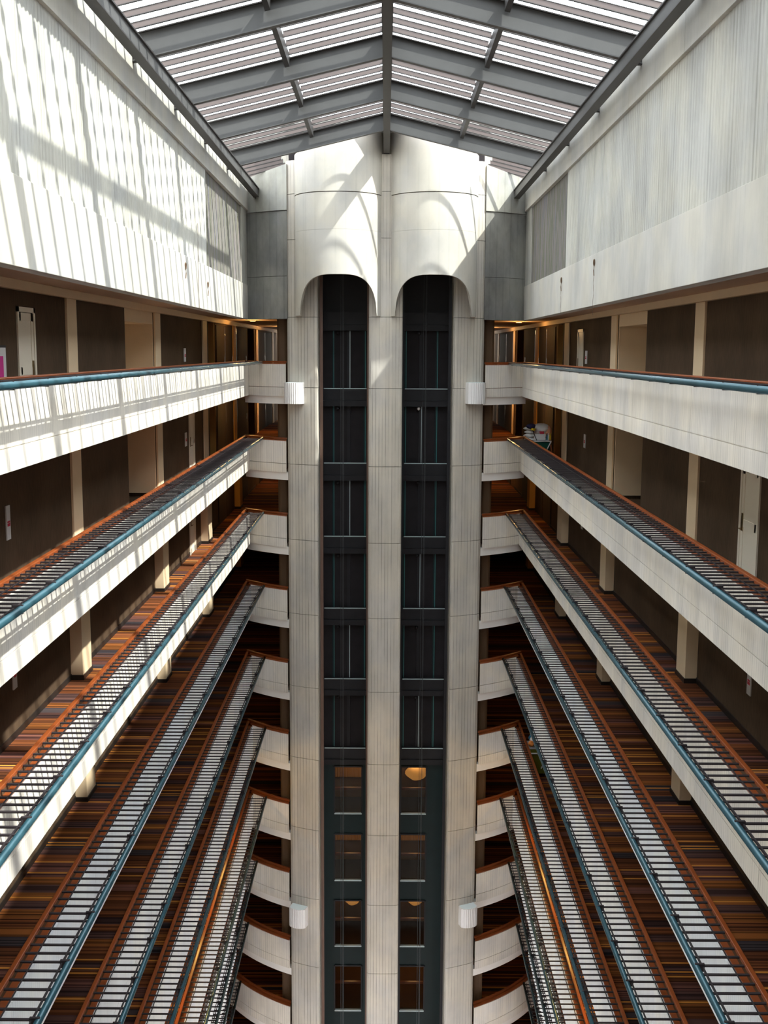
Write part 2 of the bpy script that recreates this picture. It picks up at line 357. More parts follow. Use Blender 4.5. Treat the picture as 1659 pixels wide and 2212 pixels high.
    # core wall beside the tower
    struct(MB().box(s*3.40, s*3.62, 41.4, E_WELL, WB, 1.2), 'wall_core', 'brown')
    struct(MB().box(s*7.0, s*10.0, -5, 72, WB-.2, WB+1), 'wall_footing', 'conc_mid')
struct(MB().box(-3.4, 3.4, 45.5, E_WELL, WB, 1.2), 'wall_core', 'brown')
struct(MB().box(-3.4, 3.4, 40.35, 40.5, -14.95, 7.6), 'wall_core', 'shaftpanel')
struct(MB().box(-3.4, 3.4, 40.35, 45.6, 1.2, 1.5), 'ceiling', 'brown')
struct(MB().box(-3.4, 3.4, 37.1, 41.0, 7.12, 7.3), 'ceiling', 'conc_mid')
struct(MB().box(-8.5, 8.5, 40.6, 41.0, 1.2, 8), 'wall_back', 'conc_mid')

# ================================================================== GALLERY PARAPETS
JY = [34.71-4.21*j for j in range(-1, 8)]
def seg_ys():
    ys = [YB+0.02]+[y for y in JY if YN < y < 39.5]+[YN-8.6]
    ys = sorted(set(ys)); return ys
for k in range(NLEV):
    zr = rail_z(k); xf = FACE[k]; xp = PIPE[k]
    for s in (-1, 1):
        where = f'{ORD[k]} gallery from the top, {SIDE[s]} side'
        t = thing('gallery_parapet', f'long concrete parapet with wooden handrail, {where}', 'parapet', (s*(xf+0.1), 20, zr-1.16), 'side gallery parapets')
        ys = seg_ys(); mb = MB(); mb2 = MB()
        for a, b in zip(ys, ys[1:]):
            mb.box(s*xf, s*(xf+0.16), a+0.006, b-0.006, zr-0.84, zr-0.105)
            mb2.box(s*xf, s*(xf+0.16), a+0.006, b-0.006, zr-1.16, zr-0.855)
        mb.box(s*(xf+0.012), s*(xf+0.15), ys[0], ys[-1], zr-1.15, zr-0.11)
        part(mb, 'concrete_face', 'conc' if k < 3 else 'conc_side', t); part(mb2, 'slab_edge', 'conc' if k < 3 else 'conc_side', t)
        wd = MB().box(s*(xf+0.155), s*(xf+0.235), YN-8.6, arc_y(xf+0.2)+0.05, zr-0.02, zr+0.04)
        part(wd, 'handrail', 'wood', t, bevel=0.012)
        part(MB().box(s*(xf+0.05), s*(xf+0.155), YN-8.6, arc_y(xf)+0.0, zr-0.105, zr-0.08), 'wooden_ledge', 'wood', t)
        part(MB().box(s*(xf+0.16), s*(xf+0.19), YN-8.6, arc_y(xf)+0.0, zr-1.05, zr-0.02), 'inner_lining', 'brown', t)
        # end parapet curving to the tower
        t = thing('end_parapet', f'short curved parapet beside the lift tower, {where}', 'parapet', (s*4.1, 39.6, zr-1.16), 'curved end parapets')
        def arcplan(x0, x1, off0, off1, n=10):
            a = [x0+(x1-x0)*i/n for i in range(n+1)]
            return [(s*x, arc_y(x, off0)) for x in a]+[(s*x, arc_y(x, off1)) for x in reversed(a)]
        xe = 3.44
        part(MB().prism(arcplan(xf+0.02, xe, 0, -0.16), zr-0.84, zr-0.06), 'concrete_face', 'conc', t)
        part(MB().prism(arcplan(xf+0.02, xe, 0, -0.16), zr-1.16, zr-0.855), 'slab_edge', 'conc', t)
        part(MB().prism(arcplan(xf+0.235, xe-0.02, -0.15, -0.24), zr-0.02, zr+0.04), 'handrail', 'wood', t)
        part(MB().prism(arcplan(xf+0.1, xe, -0.02, -0.16), zr-0.06, zr-0.03), 'wooden_ledge', 'wood', t)
        part(MB().prism(arcplan(xf+0.16, xe-0.06, -0.05, -0.3), zr-1.43, zr-1.16), 'soffit_beam', 'white', t)
        # overhanging rail: pipe, slats, rods, brackets
        t = thing('overhang_rail', f'slatted outrigger rail with teal pipe, {where}', 'railing', (s*xp, 20, zr), 'slatted outrigger rails')
        ye = arc_y(xp)-0.02
        part(MB().tube([(s*xp, YN, zr-0.01), (s*xp, ye, zr-0.01)], 0.048, 14), 'pipe', 'pipe', t, smooth=True)
        mb = MB(); y = YN+0.1; xi = xf+0.12
        while y < ye-0.02:
            mb.box(s*(xp+0.03), s*(xf+0.165), y, y+0.042, zr-0.010, zr+0.010); y += 0.225
        o = part(mb, 'slat_grille', 'slat', t)
        part(MB().box(s*(xf-0.03), s*(xf-0.015), YN, ye+0.02, zr+0.010, zr+0.024), 'rod', 'slat', t)
        part(MB().box(s*(xp+0.075), s*(xp+0.095), YN, ye, zr-0.02, zr+0.012), 'rod', 'slat', t)
        y = YN+1.0
        b0 = None
        while y < ye:
            if b0 is None:
                b0 = part(MB().box(s*(xp-0.02), s*(xp+0.11), y-0.02, y+0.02, zr-0.065, zr+0.045), 'bracket', 'slat', t); yb0 = y
            else:
                c = b0.copy(); COL.objects.link(c); c.parent = t; c.location = (0, y-yb0, 0)
            y += 1.35
        # brown pier between the tower and the end bay
        if k < NLEV:
            zf = zr-1.07; r = 0.12; x0, x1, y0, y1 = 3.42, 3.80, 39.75, 40.55; pts = []
            for cx_, cy_, a0 in ((x1-r, y0+r, -90), (x1-r, y1-r, 0), (x0+r, y1-r, 90), (x0+r, y0+r, 180)):
                for i in range(5): a = math.radians(a0+22.5*i); pts.append((s*(cx_+r*math.cos(a)), cy_+r*math.sin(a)))
            mb = MB().prism(pts, zf, zf+(2.67 if k == 0 else PITCH-0.27)); t = tag(mb.build('pier', 'brown', loc=(s*3.6, 40.1, zf)), f'brown round-cornered pier beside tower, {where}', 'pier', 'brown piers')

# ================================================================== LIFT TOWER
def column(x0, x1, name, label, ztop, cat='column'):
    t = thing(name, label, cat, ((x0+x1)/2, 39.0, WB), 'tower columns')
    rc = 0.09; n = 8; xs = [x0+(x1-x0)*i/n for i in range(n+1)]
    pts = [(x0, 40.4), (x0, arc_y(abs(x0))+rc), (x0+rc*0.35, arc_y(abs(x0))+rc*0.3)]
    pts += [(x, arc_y(abs(x))) for x in [x0+rc]+[q for q in xs if x0+rc < q < x1-rc]+[x1-rc]]
    pts += [(x1-rc*0.35, arc_y(abs(x1))+rc*0.3), (x1, arc_y(abs(x1))+rc), (x1, 40.4)]
    core = [(x0+0.015, 40.38), (x0+0.015, arc_y(abs(x0))+0.12), ((x0+x1)/2, arc_y(abs((x0+x1)/2))+0.02), (x1-0.015, arc_y(abs(x1))+0.12), (x1-0.015, 40.38)]
    part(MB().prism(core, WB, ztop-0.02), 'core', 'conc_dark', t)
    zs = [ztop, 5.2, 3.7, 1.12]+[-1.26-PITCH*i for i in range(17)]+[WB]
    for a, b in zip(zs, zs[1:]):
        if a-b > 0.05: part(MB().prism(pts, b+0.008, a-0.008), 'column_block', 'conc_tower', t)
    return t
column(-3.38, -2.30, 'tower_column', 'left ribbed concrete column of the lift tower', 6.30)
column(-0.57, 0.57, 'tower_column', 'middle ribbed concrete column between the two lift shafts', 6.39)
column(2.30, 3.38, 'tower_column', 'right ribbed concrete column of the lift tower', 6.30)
# shrouds over the shaft heads
def shroud(s):
    cx_ = s*1.575; R0 = 1.47; TH = 0.2; YBK = 38.62; top = 7.2
    t = thing('lift_shroud', f'{SIDE[s]} half-round concrete hood with arched opening over lift shaft', 'hood', (cx_, YBK, 1.15), 'concrete lift hoods')
    n = 72
    def zbot(u):
        a = abs(u)/1.27
        if a >= 1: return 1.15
        return 1.15+1.31*(1-a**3.6)**(1/2.2)
    def piece(zlo, zhi, name, ro):
        mb = MB(); cols = []
        for i in range(n+1):
            th = -math.pi/2+math.pi*i/n
            # denser near the legs
            xo, yo = cx_+ro*math.sin(th), YBK-ro*0.98*math.cos(th)
            xi_, yi = cx_+(ro-TH)*math.sin(th), YBK-(ro-TH)*0.98*math.cos(th)
            zb = max(zlo, zbot(xo-cx_)) if zlo < 3 else zlo
            zbi = max(zlo, zbot((xi_-cx_)*1.0)) if zlo < 3 else zlo
            zh = min(zhi, ztopx(abs(xo))+0.10)
            q4 = [(xo, yo, zb), (xo, yo, zh), (xi_, yi, zbi), (xi_, yi, zh)]
            j = len(mb.v); mb.v += q4+q4; cols.append(j)
        for a, b in zip(cols, cols[1:]):
            mb.f += [(a, b, b+1, a+1), (a+2, a+3, b+3, b+2), (a+4, a+6, b+6, b+4), (a+5, b+5, b+7, a+7)]
        a = cols[0]+4; mb.f.append((a, a+1, a+3, a+2)); a = cols[-1]+4; mb.f.append((a, a+2, a+3, a+1))
        o = part(mb, name, 'conc_shroud', t)
        for i, p in enumerate(o.data.polygons): p.use_smooth = (i < 4*n and i % 4 != 3)
        return o
    piece(1.0, 3.88, 'hood_skirt', R0); piece(3.884, 5.05, 'hood_panel', R0); piece(5.075, top, 'hood_panel', R0+0.012)
    # flat leg fins from the hood back to the columns
    for e in (-1, 1):
        part(MB().box(cx_+e*(R0-TH*0.9), cx_+e*R0, YBK-0.05, 39.3, 1.15, ztopx(abs(cx_+e*R0))+0.09), 'hood_cheek', 'conc_shroud', t)
    return t
shroud(-1); shroud(1)
# lift shafts
def shaft(s):
    x0, x1 = (-2.30, -0.57) if s < 0 else (0.57, 2.30)
    t = thing('lift_shaft_frame', f'{SIDE[s]} open lift shaft with black steel beams, panels and cables', 'lift shaft', ((x0+x1)/2, 40.2, WB), 'lift shaft frames')
    YP = 40.28
    vx_ = [-1.86, -1.30, -0.74] if s < 0 else [0.70, 1.25, 1.81]
    zs_top = 2.7
    for k in range(7):
        zb = -1.33-PITCH*k+PITCH       # beam tops; k=0 is the one above the topmost gallery
        part(MB().box(x0, x1, YP-0.22, YP, zb-0.42, zb), 'cross_beam', 'black', t)
        part(MB().box(x0, x1, YP-0.27, YP, zb-0.62, zb-0.425), 'cross_beam', 'black', t)
        part(MB().box(x0+0.12, x1-0.10, YP-0.23, YP-0.2, zb-0.012, zb+0.02), 'ledge', 'edge' if k else 'black', t)
        if k < 6:
            zl = zb-PITCH
            part(MB().box(x0, x1, YP-0.03, YP+0.04, zl, zb-0.62), 'back_panel', 'shaftpanel', t)
            for i, v in enumerate(vx_):
                w = 0.018 if i != 1 else 0.03
                m_ = ('edge' if (k+(s > 0)) % 2 == 0 else 'black') if i == 1 else 'teal'
                part(MB().box(v-w*2, v+w*2, YP-0.09, YP-0.03, zl+0.02, zb-0.63), 'upright', 'teal' if i != 1 else 'black', t)
                part(MB().box(v+w, v+w+0.022, YP-0.11, YP-0.085, zl+0.02, zb-0.63), 'edge_strip', m_ if i == 1 else M['teal_edge'], t)
            cxh = (x0+x1)/2-0.25
            part(MB().ball((cxh, YP-0.15, zb-0.70), 0.06, 0.05, 0.06, 10, 6), 'pulley', 'lampw' if (s > 0 and k == 1) else 'black', t, smooth=True)
    part(MB().box(x0, x1, YP, YP+0.04, -1.33, 6.2), 'head_panel', 'black', t)
    gx = x0+0.09 if s < 0 else x1-0.09
    part(MB().box(gx-0.05, gx+0.05, 39.1, 39.2, WB, 2.9), 'guide_rail', 'bronze' if s < 0 else 'black', t)
    g2 = x1-0.04 if s < 0 else x0+0.04
    part(MB().box(g2-0.03, g2+0.03, 39.2, 39.3, WB, 2.9), 'guide_rail', 'bronze' if s < 0 else 'black', t)
    for dx in (-0.04, 0.03, 0.06):
        xx = (x0+x1)/2-0.08+dx
        part(MB().tube([(xx, 39.5, WB+1), (xx, 39.5, 6.0)], 0.008, 6), 'cable', M['cablem'], t)
    # lower landings: teal wall with a tall glazed opening, lobby behind
    wx0, wx1 = (-1.82, -0.80) if s < 0 else (0.66, 1.60)
    for k in range(7):
        zt = -15.05-PITCH*k; zo0 = zt-0.28; zo1 = zo0-1.82
        mb = MB().box(x0, wx0, YP-0.1, YP, zt-PITCH, zt).box(wx1, x1, YP-0.1, YP, zt-PITCH, zt).box(wx0, wx1, YP-0.1, YP, zo0, zt).box(wx0, wx1, YP-0.1, YP, zt-PITCH, zo1)
        part(mb, 'landing_wall', 'teal', t)
        fr = MB().box(wx0-0.03, wx0+0.02, YP-0.15, YP-0.08, zo1, zo0).box(wx1-0.02, wx1+0.03, YP-0.15, YP-0.08, zo1, zo0).box(wx0, wx1, YP-0.15, YP-0.08, zo0-0.02, zo0+0.03)
        f = part(fr, 'window_frame', 'black', t)
        part(MB().box(wx0, wx1, YP-0.17, YP-0.05, zo1-0.03, zo1+0.012), 'sill', 'edge', t)
        part(MB().box(wx0+0.02, wx1-0.02, YP-0.075, YP-0.065, zo1, zo0-0.02), 'pane', 'glass_dark', t)
    return t
M['teal_edge'] = plain('teal_edge_paint', (0.03, 0.16, 0.16), 0.4)
M['cablem'] = plain('steel_cable', (0.10, 0.11, 0.12), 0.4, metal=0.6)
shaft(-1); shaft(1)
# lobbies behind the glazed openings
for k in range(7):
    zt = -15.05-PITCH*k
    struct(MB().box(-3.3, 3.3, 40.3, 45.5, zt-0.1, zt-0.02), 'ceiling', 'brown')
    struct(MB().box(-3.3, 3.3, 43.0, 43.1, zt-PITCH, zt-0.1), 'wall_lobby', 'lobby')
    struct(MB().box(-3.3, 3.3, 40.3, 43.0, zt-PITCH, zt-PITCH+0.03), 'floor', 'base')
    for s in (-1, 1):
        q = f'{ORD[k]} lobby window from top, {SIDE[s]} shaft'
        xx = s*1.25
        hr = MB().box(xx-0.8, xx+0.8, 41.0, 41.1, zt-1.52, zt-1.44); tag(hr.build('lobby_rail', 'wood', loc=(xx, 41.05, zt-1.5)), f'wooden grab rail, {q}', 'rail', 'lobby grab rails')
        if (k == 0 and s < 0) or k == 1:
            t = thing('curtain', f'amber lit curtain panel, {q}', 'curtain', (xx, 42.9, zt-2.0), 'amber lobby curtains')
            mb = MB(); xs_ = [xx-0.75+0.05*i for i in range(31)]
            for a_, x_ in enumerate(xs_[:-1]):
                y_ = 42.86+0.03*(a_ % 2); y2_ = 42.86+0.03*((a_+1) % 2)
                mb.quad((x_, y_, zt-1.75), (xs_[a_+1], y2_, zt-1.75), (xs_[a_+1], y2_, zt-0.2), (x_, y_, zt-0.2))
            part(mb, 'cloth', 'ochre', t)
            part(MB().tube([(xx-0.8, 42.9, zt-0.2), (xx+0.8, 42.9, zt-0.2)], 0.02, 8), 'curtain_rod', 'black', t)
        elif k in (0, 2):
            t = thing('lantern', f'glowing amber lantern, {q}', 'lamp', (xx, 42.2, zt-0.1), 'amber lobby lanterns')
            part(MB().tube([(xx, 42.2, zt-0.1), (xx, 42.2, zt-1.1)], 0.01, 6), 'cord', 'black', t)
            rr = (0.34, 0.26, 0.24, 0.22)[k]
            part(MB().ball((xx+0.05, 42.2, zt-1.28), rr*1.25, rr, rr*0.9, wob=0.08), 'shade', 'lantern', t, smooth=True)
        if k < 4:
            li = bpy.data.lights.new('lobby_light', 'POINT'); li.energy = 14; li.color = (1, 0.55, 0.2); li.shadow_soft_size = 0.25
            lo = bpy.data.objects.new('lobby_light', li); COL.objects.link(lo); lo.location = (xx, 42.0, zt-0.75)
# wall lights on the outer columns
def walllight(x, z, label):
    s = 1 if x > 0 else -1
    t = thing('wall_light', label, 'wall light', (x, arc_y(abs(x))+0.02, z-0.36), 'white fluted wall lights', rz=s*math.asin(abs(x)/R_ARC)*0.8)
    n = 18; pts = [(-0.32, 0.12)]
    for i in range(n+1):
        u = -1+2*i/n; r = 0.0 if i % 2 else 0.012
        yy = -0.22-0.20*math.sqrt(max(0, 1-u*u*0.92))
        pts.append((u*0.32, yy-r))
    pts.append((0.32, 0.12))
    o = MB().prism(pts, 0, 0.72).build('fluted_shell', 'lampw'); o.parent = t
    o = MB().prism([(a*0.9, b*0.93) for a, b in pts], 0.72, 0.728).build('top_cap', M['cap_m']); o.parent = t
M['cap_m'] = plain('pale_cap', (0.70, 0.80, 0.82), 0.5)
walllight(-3.07, -1.45, 'white fluted wall light on left tower column, at the topmost gallery')
walllight(3.03, -1.42, 'white fluted wall light on right tower column, at the topmost gallery')
walllight(-3.02, -20.5, 'white fluted wall light low on left tower column, far below')
walllight(3.07, -20.45, 'white fluted wall light low on right tower column, far below')

# ================================================================== ROOF
RY = [34.71-4.21*j for j in range(9)]      # rafter faces, last first
def slope_beam(mb, s, xa, xb, y0, y1, d0, d1):
    """bar along the roof slope from xa to xb, between depths d0 (up) and d1 (down) relative to rafter top"""
    v = []
    for y in (y0, y1):
        v += [(s*xa, y, ztopx(xa)+d0), (s*xb, y, ztopx(xb)+d0), (s*xb, y, ztopx(xb)+d1), (s*xa, y, ztopx(xa)+d1)]
    i = len(mb.v); mb.v += v
    fs = [(0, 1, 2, 3), (7, 6, 5, 4), (0, 4, 5, 1), (1, 5, 6, 2), (2, 6, 7, 3), (3, 7, 4, 0)]
    mb.f += [tuple(i+j for j in f) for f in fs]; return mb
for j, y in enumerate(RY):
    for s in (-1, 1):
        t = thing('roof_rafter', f'grey steel rafter {SIDE[s]} of the ridge, {ORD[j] if j else "first"} from the tower', 'beam', (s*4.5, y, ztopx(4.5)-0.4), 'sloping roof rafters')
        part(slope_beam(MB(), s, 0.06, 4.95, y+0.07, y+0.09, -0.02, -0.49), 'web', 'steel', t)
        part(slope_beam(MB(), s, 0.06, 4.95, y, y+0.16, 0.0, -0.022), 'flange', 'steel_dark', t)
        part(slope_beam(MB(), s, 0.06, 4.95, y, y+0.16, -0.475, -0.495), 'flange', 'steel', t)
YEDGE = RY+[RY[-1]-4.21]
bays = [(RY[0]+0.16, 40.55)]+[(RY[j+1]+0.16, RY[j]) for j in range(len(RY)-1)]
for j, (ya, yb) in enumerate(bays):
    for s in (-1, 1):
        t = thing('skylight_panel', f'glazed roof bay {SIDE[s]} of the ridge, {"first" if j == 0 else ORD[j]} from the tower', 'skylight', (s*2.4, ya, ztopx(2.4)), 'skylight panels')
        if j: part(slope_beam(MB(), s, 0.0, 4.95, ya-0.16, yb, 0.135, 0.125), 'pane', 'glass', t)
        else:
            pn = MB(); slope_beam(pn, s, 0.0, 3.45, ya-0.16, 37.0, 0.135, 0.125); slope_beam(pn, s, 3.45, 4.95, ya-0.16, yb, 0.135, 0.125); part(pn, 'pane', 'glass', t)
        nb = 6; p = (yb-ya+0.16)/nb if j else 0.7
        y = ya+p*0.5
        while y < yb-0.1:
            XA = 0.06 if (j or y < 36.9) else 3.45
            b_ = MB()
            if XA < 1: slope_beam(b_, s, 0.06, 2.18, y, y+0.03, 0.115, 0.005)
            slope_beam(b_, s, max(XA, 2.28), 4.9, y, y+0.03, 0.115, 0.005)
            b = part(b_, 'glazing_bar', 'bar', t)
            e = MB()
            for xa, xb in (((0.06, 2.18), (2.28, 4.9)) if XA < 1 else ((3.45, 4.9),)):
                slope_beam(e, s, xa, xb, y-0.012, y+0.042, 0.125, 0.112); slope_beam(e, s, xa, xb, y-0.012, y+0.042, 0.012, 0.0)
            e = part(e, 'bar_flange', 'steel_dark', t); 
            e.parent = b
            y += p
        if j:
            part(slope_beam(MB(), s, 2.18, 2.28, ya, yb, 0.06, -0.20), 'purlin', 'steel_dark', t)
t = thing('ridge_beam', 'dark steel ridge beam running down the middle of the skylight', 'beam', (0, 20, 6.4), None)
part(MB().box(-0.10, 0.10, YN-8, 38.15, 6.40, 6.46), 'bottom_flange', 'steel_dark', t)
part(MB().box(-0.05, 0.05, YN-8, 38.15, 6.46, 6.98), 'web', 'steel_dark', t)
part(MB().box(-0.12, 0.12, YN-8, 40.5, 6.98, 7.05), 'top_flange', 'steel_dark', t)
for s in (-1, 1):
    t = thing('eave_beam', f'dark steel channel beam along the {SIDE[s]} eave of the skylight', 'beam', (s*4.5, 20, 5.2), 'eave beams')
    part(MB().box(s*4.38, s*4.42, YN-8, 39.75, 5.20, 5.44), 'web', 'steel', t)
    part(MB().box(s*4.36, s*4.56, YN-8, 39.75, 5.18, 5.205), 'flange', 'steel_dark', t)
    part(MB().box(s*4.34, s*4.60, YN-8, 39.75, 5.44, 5.47), 'flange', 'steel_dark', t)
    part(MB().box(s*4.33, s*4.48, 39.7, arc_y(4.4)+0.0, 5.12, 5.36), 'bearing_block', 'teal', t)
    for y in RY:
        part(MB().box(s*4.42, s*4.78, y+0.02, y+0.10, 5.34, 5.44), 'bracket', 'steel_dark', t)

# ================================================================== WALL FITTINGS
def pil(s, k, y0, y1, mat='cream', mat2=None, pr=0.05, label='flat cream pilaster', x=None):
    zf = rail_z(k)-1.07; xw = WALLX[k]; zt = zf+(2.50 if k == 0 else PITCH-0.25)
    t = MB().box(s*(xw-pr), s*xw, y0, y1, zf, zt).build('pilaster', mat, loc=(s*xw, (y0+y1)/2, zf), bevel=0.006)
    tag(t, label, 'pilaster', 'cream wall piers'); return t
ordY = {23: 'nearest one', 32: 'second nearest', 40: 'third nearest', 48: 'fourth nearest', 57: 'second farthest', 65: 'farthest one'}
for s in (-1, 1):
    for k in range(NLEV):
        g = f'{ORD[k]} gallery from the top, {SIDE[s]} side'
        if k < 2:
            for y0, y1, q in ((23.05, 23.75, 23), (31.8, 32.55, 32), (40.1, 41.0, 40), (48.1, 48.9, 48), (56.6, 57.4, 57), (64.6, 65.4, 65)):
                pil(s, k, y0, y1, 'ochre' if q == 48 else 'cream', label=f'flat cream pilaster, {ordY[q]}, {g}')  # fourth nearest one is ochre, the rest cream
        else:
            for y0, y1, q in ((22.6, 23.3, 23), (31.2, 32.0, 32), (39.2, 40.2, 40), (48.1, 48.9, 48)):
                P_ = pil(s, k, y0, y1, 'ochre' if q == 48 else 'cream', pr=0.25, label=f'projecting cream pier {ordY[q]}, {g}')
                zf = rail_z(k)-1.07
                if k < 6:
                    pl = MB().box(s*(WALLX[k]-0.27), s*WALLX[k], y0-0.02, y1+0.02, zf, zf+0.1).build('plinth', 'base', loc=(s*WALLX[k], (y0+y1)/2, zf)); pl.parent = P_; pl.location = (0, 0, 0)
        zf = rail_z(k)-1.07; xw = WALLX[k]
        if k < 2:
            # recess lining: far jamb, soffit box, skirting
            struct(MB().box(s*(xw+0.02), s*(xw+1.5), 31.72, 31.8, zf+0.1, zf+2.5), 'wall_recess', 'cream')
            struct(MB().box(s*(xw+0.02), s*(xw+1.5), 28.3, 31.72, zf+2.18, zf+2.5), 'wall_recess', 'cream')
            struct(MB().box(s*(xw+1.42), s*(xw+1.5), 28.3, 31.72, zf, zf+2.2), 'wall_recess', 'wallc')
            # deep recess jambs further down
            struct(MB().box(s*(xw+0.02), s*(xw+1.5), 43.1, 43.2, zf, zf+2.5), 'wall_recess', 'ochre')
        # corridor ceiling lights behind the tower corner
        t = thing('ceiling_light', f'round warm corridor ceiling light, {g}', 'ceiling light', (s*5.6, 45.5, zf+2.36), 'corridor ceiling lights')
        zc = zf+(2.66 if k == 0 else PITCH-0.25)
        part(MB().tube([(s*5.3, 45.5, zc), (s*5.3, 45.5, zc-0.03)], 0.13, 20), 'rim', 'lampw', t)
        part(MB().tube([(s*5.3, 45.5, zc-0.03), (s*5.3, 45.5, zc-0.04)], 0.10, 20), 'lens', 'lamp', t)
        li = bpy.data.lights.new('corridor_light', 'POINT'); li.energy = (40, 40, 22)[k] if k < 3 else 3; li.color = (1, 0.55, 0.18); li.shadow_soft_size = 0.1; li.specular_factor = 0.05
        lo = bpy.data.objects.new('corridor_light', li); COL.objects.link(lo); lo.location = (s*5.3, 45.5, zc-0.25)
for s in (-1, 1):
    zc = rail_z(6)-1.07+PITCH-0.25
    for i, y in enumerate((16.0, 21.0, 26.0, 31.0, 36.0)):
        t = thing('ceiling_light', f'warm ceiling light, {["nearest", "second nearest", "middle", "second farthest", "farthest"][i]} of seventh gallery from top, {SIDE[s]} side', 'ceiling light', (s*5.6, y, zc-0.04), 'seventh gallery ceiling lights')
        part(MB().tube([(s*5.6, y, zc), (s*5.6, y, zc-0.03)], 0.13, 20), 'rim', 'lampw', t)
        part(MB().tube([(s*5.6, y, zc-0.03), (s*5.6, y, zc-0.04)], 0.10, 20), 'lens', 'lamp', t)
        li = bpy.data.lights.new('gallery_light', 'POINT'); li.energy = 70; li.color = (1, 0.62, 0.15); li.shadow_soft_size = 0.1; li.specular_factor = 0.05
        lo = bpy.data.objects.new('gallery_light', li); COL.objects.link(lo); lo.location = (s*5.6, y, zc-0.2)
for s in (-1, 1):
    for k in range(3):  # added lamps, put in to brighten the dark corridor ends
        zc = rail_z(k)-1.07+(2.66 if k == 0 else PITCH-0.25); sx = s*5.1
        t = thing('ceiling_light', f'added warm ceiling light far down the corridor, {ORD[k]} gallery from top, {SIDE[s]} side', 'ceiling light', (sx, 57, zc-0.04), 'corridor ceiling lights')
        part(MB().tube([(sx, 57, zc), (sx, 57, zc-0.03)], 0.13, 20), 'rim', 'lampw', t)
        part(MB().tube([(sx, 57, zc-0.03), (sx, 57, zc-0.04)], 0.10, 20), 'lens', 'lamp', t)
        li = bpy.data.lights.new('corridor_light', 'POINT'); li.energy = 60; li.color = (1, 0.58, 0.22); li.shadow_soft_size = 0.1; li.specular_factor = 0.05
        lo = bpy.data.objects.new('corridor_light', li); COL.objects.link(lo); lo.location = (sx, 57, zc-0.2)
# doors ------------------------------------------------------------------
DN = [0]
def door(s, k, y0, y1, handle_far, ztop=2.22):
    zf = rail_z(k)-1.07; xw = WALLX[k]; DN[0] += 1
    t = bpy.data.objects.new(f'door_{DN[0]}', None); COL.objects.link(t); t.location = (s*xw, (y0+y1)/2, zf); t['kind'] = 'structure'
    fr = MB().box(s*(xw-0.03), s*(xw+0.05), y0, y0+0.09, zf, zf+ztop).box(s*(xw-0.03), s*(xw+0.05), y1-0.09, y1, zf, zf+ztop).box(s*(xw-0.03), s*(xw+0.05), y0, y1, zf+ztop-0.09, zf+ztop)
    part(fr, 'door_frame', 'door', t)
    lf = MB(); a, b = y0+0.095, y1-0.095; X0, X1 = s*(xw-0.002), s*(xw-0.012)
    lf.box(s*xw+s*0.0, s*(xw-0.004), a, b, zf+0.01, zf+ztop-0.1)
    for (p, q, z0, z1) in ((a, a+0.12, 0.01, 2.12), (b-0.12, b, 0.01, 2.12), (a, b, 0.01, 0.2), (a, b, 1.02, 1.16), (a, b, 1.98, ztop-0.1)):
        lf.box(s*(xw-0.004), s*(xw-0.016), p, q, zf+z0, zf+z1)
    leaf = part(lf, 'door_leaf', 'door', t)
    yh = b-0.09 if handle_far else a+0.09
    h = part(MB().box(s*(xw-0.02), s*(xw-0.035), yh-0.03, yh+0.03, zf+0.95, zf+1.27), 'lock_plate', 'brass', t, bevel=0.004)
    h2 = part(MB().tube([(s*(xw-0.03), yh, zf+0.99), (s*(xw-0.08), yh, zf+0.99), (s*(xw-0.08), yh+(-0.12 if handle_far else 0.12), zf+0.99)], 0.011, 8), 'lever', 'brass', t)
door(-1, 0, 20.0, 21.0, True); door(-1, 1, 37.1, 38.15, False); door(1, 0, 37.25, 38.35, True); door(1, 1, 19.25, 20.3, True)
door(-1, 2, 36.9, 38.0, False)
# dark wood doors in the corridor beside the tower
for s in (-1, 1):
    for k in range(4):
        zf = rail_z(k)-1.07; xw = WALLX[k]
        for (a, b) in ((43.4, 45.6), (45.65, 47.9), (49.1, 52.6), (57.6, 60.8), (60.85, 64.4)):
            DN[0] += 1
            t = bpy.data.objects.new(f'door_{DN[0]}', None); COL.objects.link(t); t.location = (s*xw, a, zf); t['kind'] = 'structure'
            part(MB().box(s*(xw-0.03), s*xw, a, b, zf+0.02, zf+2.42), 'door_leaf', 'wood_dark', t)
            part(MB().box(s*(xw-0.045), s*(xw-0.03), b-0.16, b-0.10, zf+0.98, zf+1.22), 'push_plate', 'chrome', t)
            if a > 44: part(MB().box(s*(xw-0.035), s*(xw-0.03), a, a+0.03, zf+0.02, zf+2.4), 'edge_strip', 'chrome', t)
# room plaques -------------------------------------------------------------
def plaque(s, k, y, z0, z1, w, label, mark=None, mat='lampw'):
    xw = WALLX[k]
    t = thing('room_plaque', label, 'sign', (s*xw, y, z0), 'small room plaques')
    part(MB().box(s*(xw-0.025), s*xw, y-w/2, y+w/2, z0, z1), 'plate', mat, t, bevel=0.004)
    if mark:
        zm = (z0+z1)/2
        part(MB().box(s*(xw-0.03), s*(xw-0.025), y-w*0.3, y+w*0.3, zm-0.06, zm-0.01), 'mark', mark, t)
        part(MB().box(s*(xw-0.03), s*(xw-0.025), y-w*0.3, y+w*0.3, zm+0.0, zm+0.03), 'mark', mark, t)
def PL(k, s, w): return f'narrow white room plaque {w}, {ORD[k]} gallery from top, {SIDE[s]} side'
plaque(-1, 0, 36.6, -0.38, 0.05, 0.30, PL(0, -1, 'past the cream recess'), 'red')
plaque(-1, 1, 36.5, -3.1, -2.66, 0.30, PL(1, -1, 'beside the white door'), 'red')
plaque(-1, 1, 19.1, -3.25, -2.66, 0.20, PL(1, -1, 'at the picture edge'), 'red')
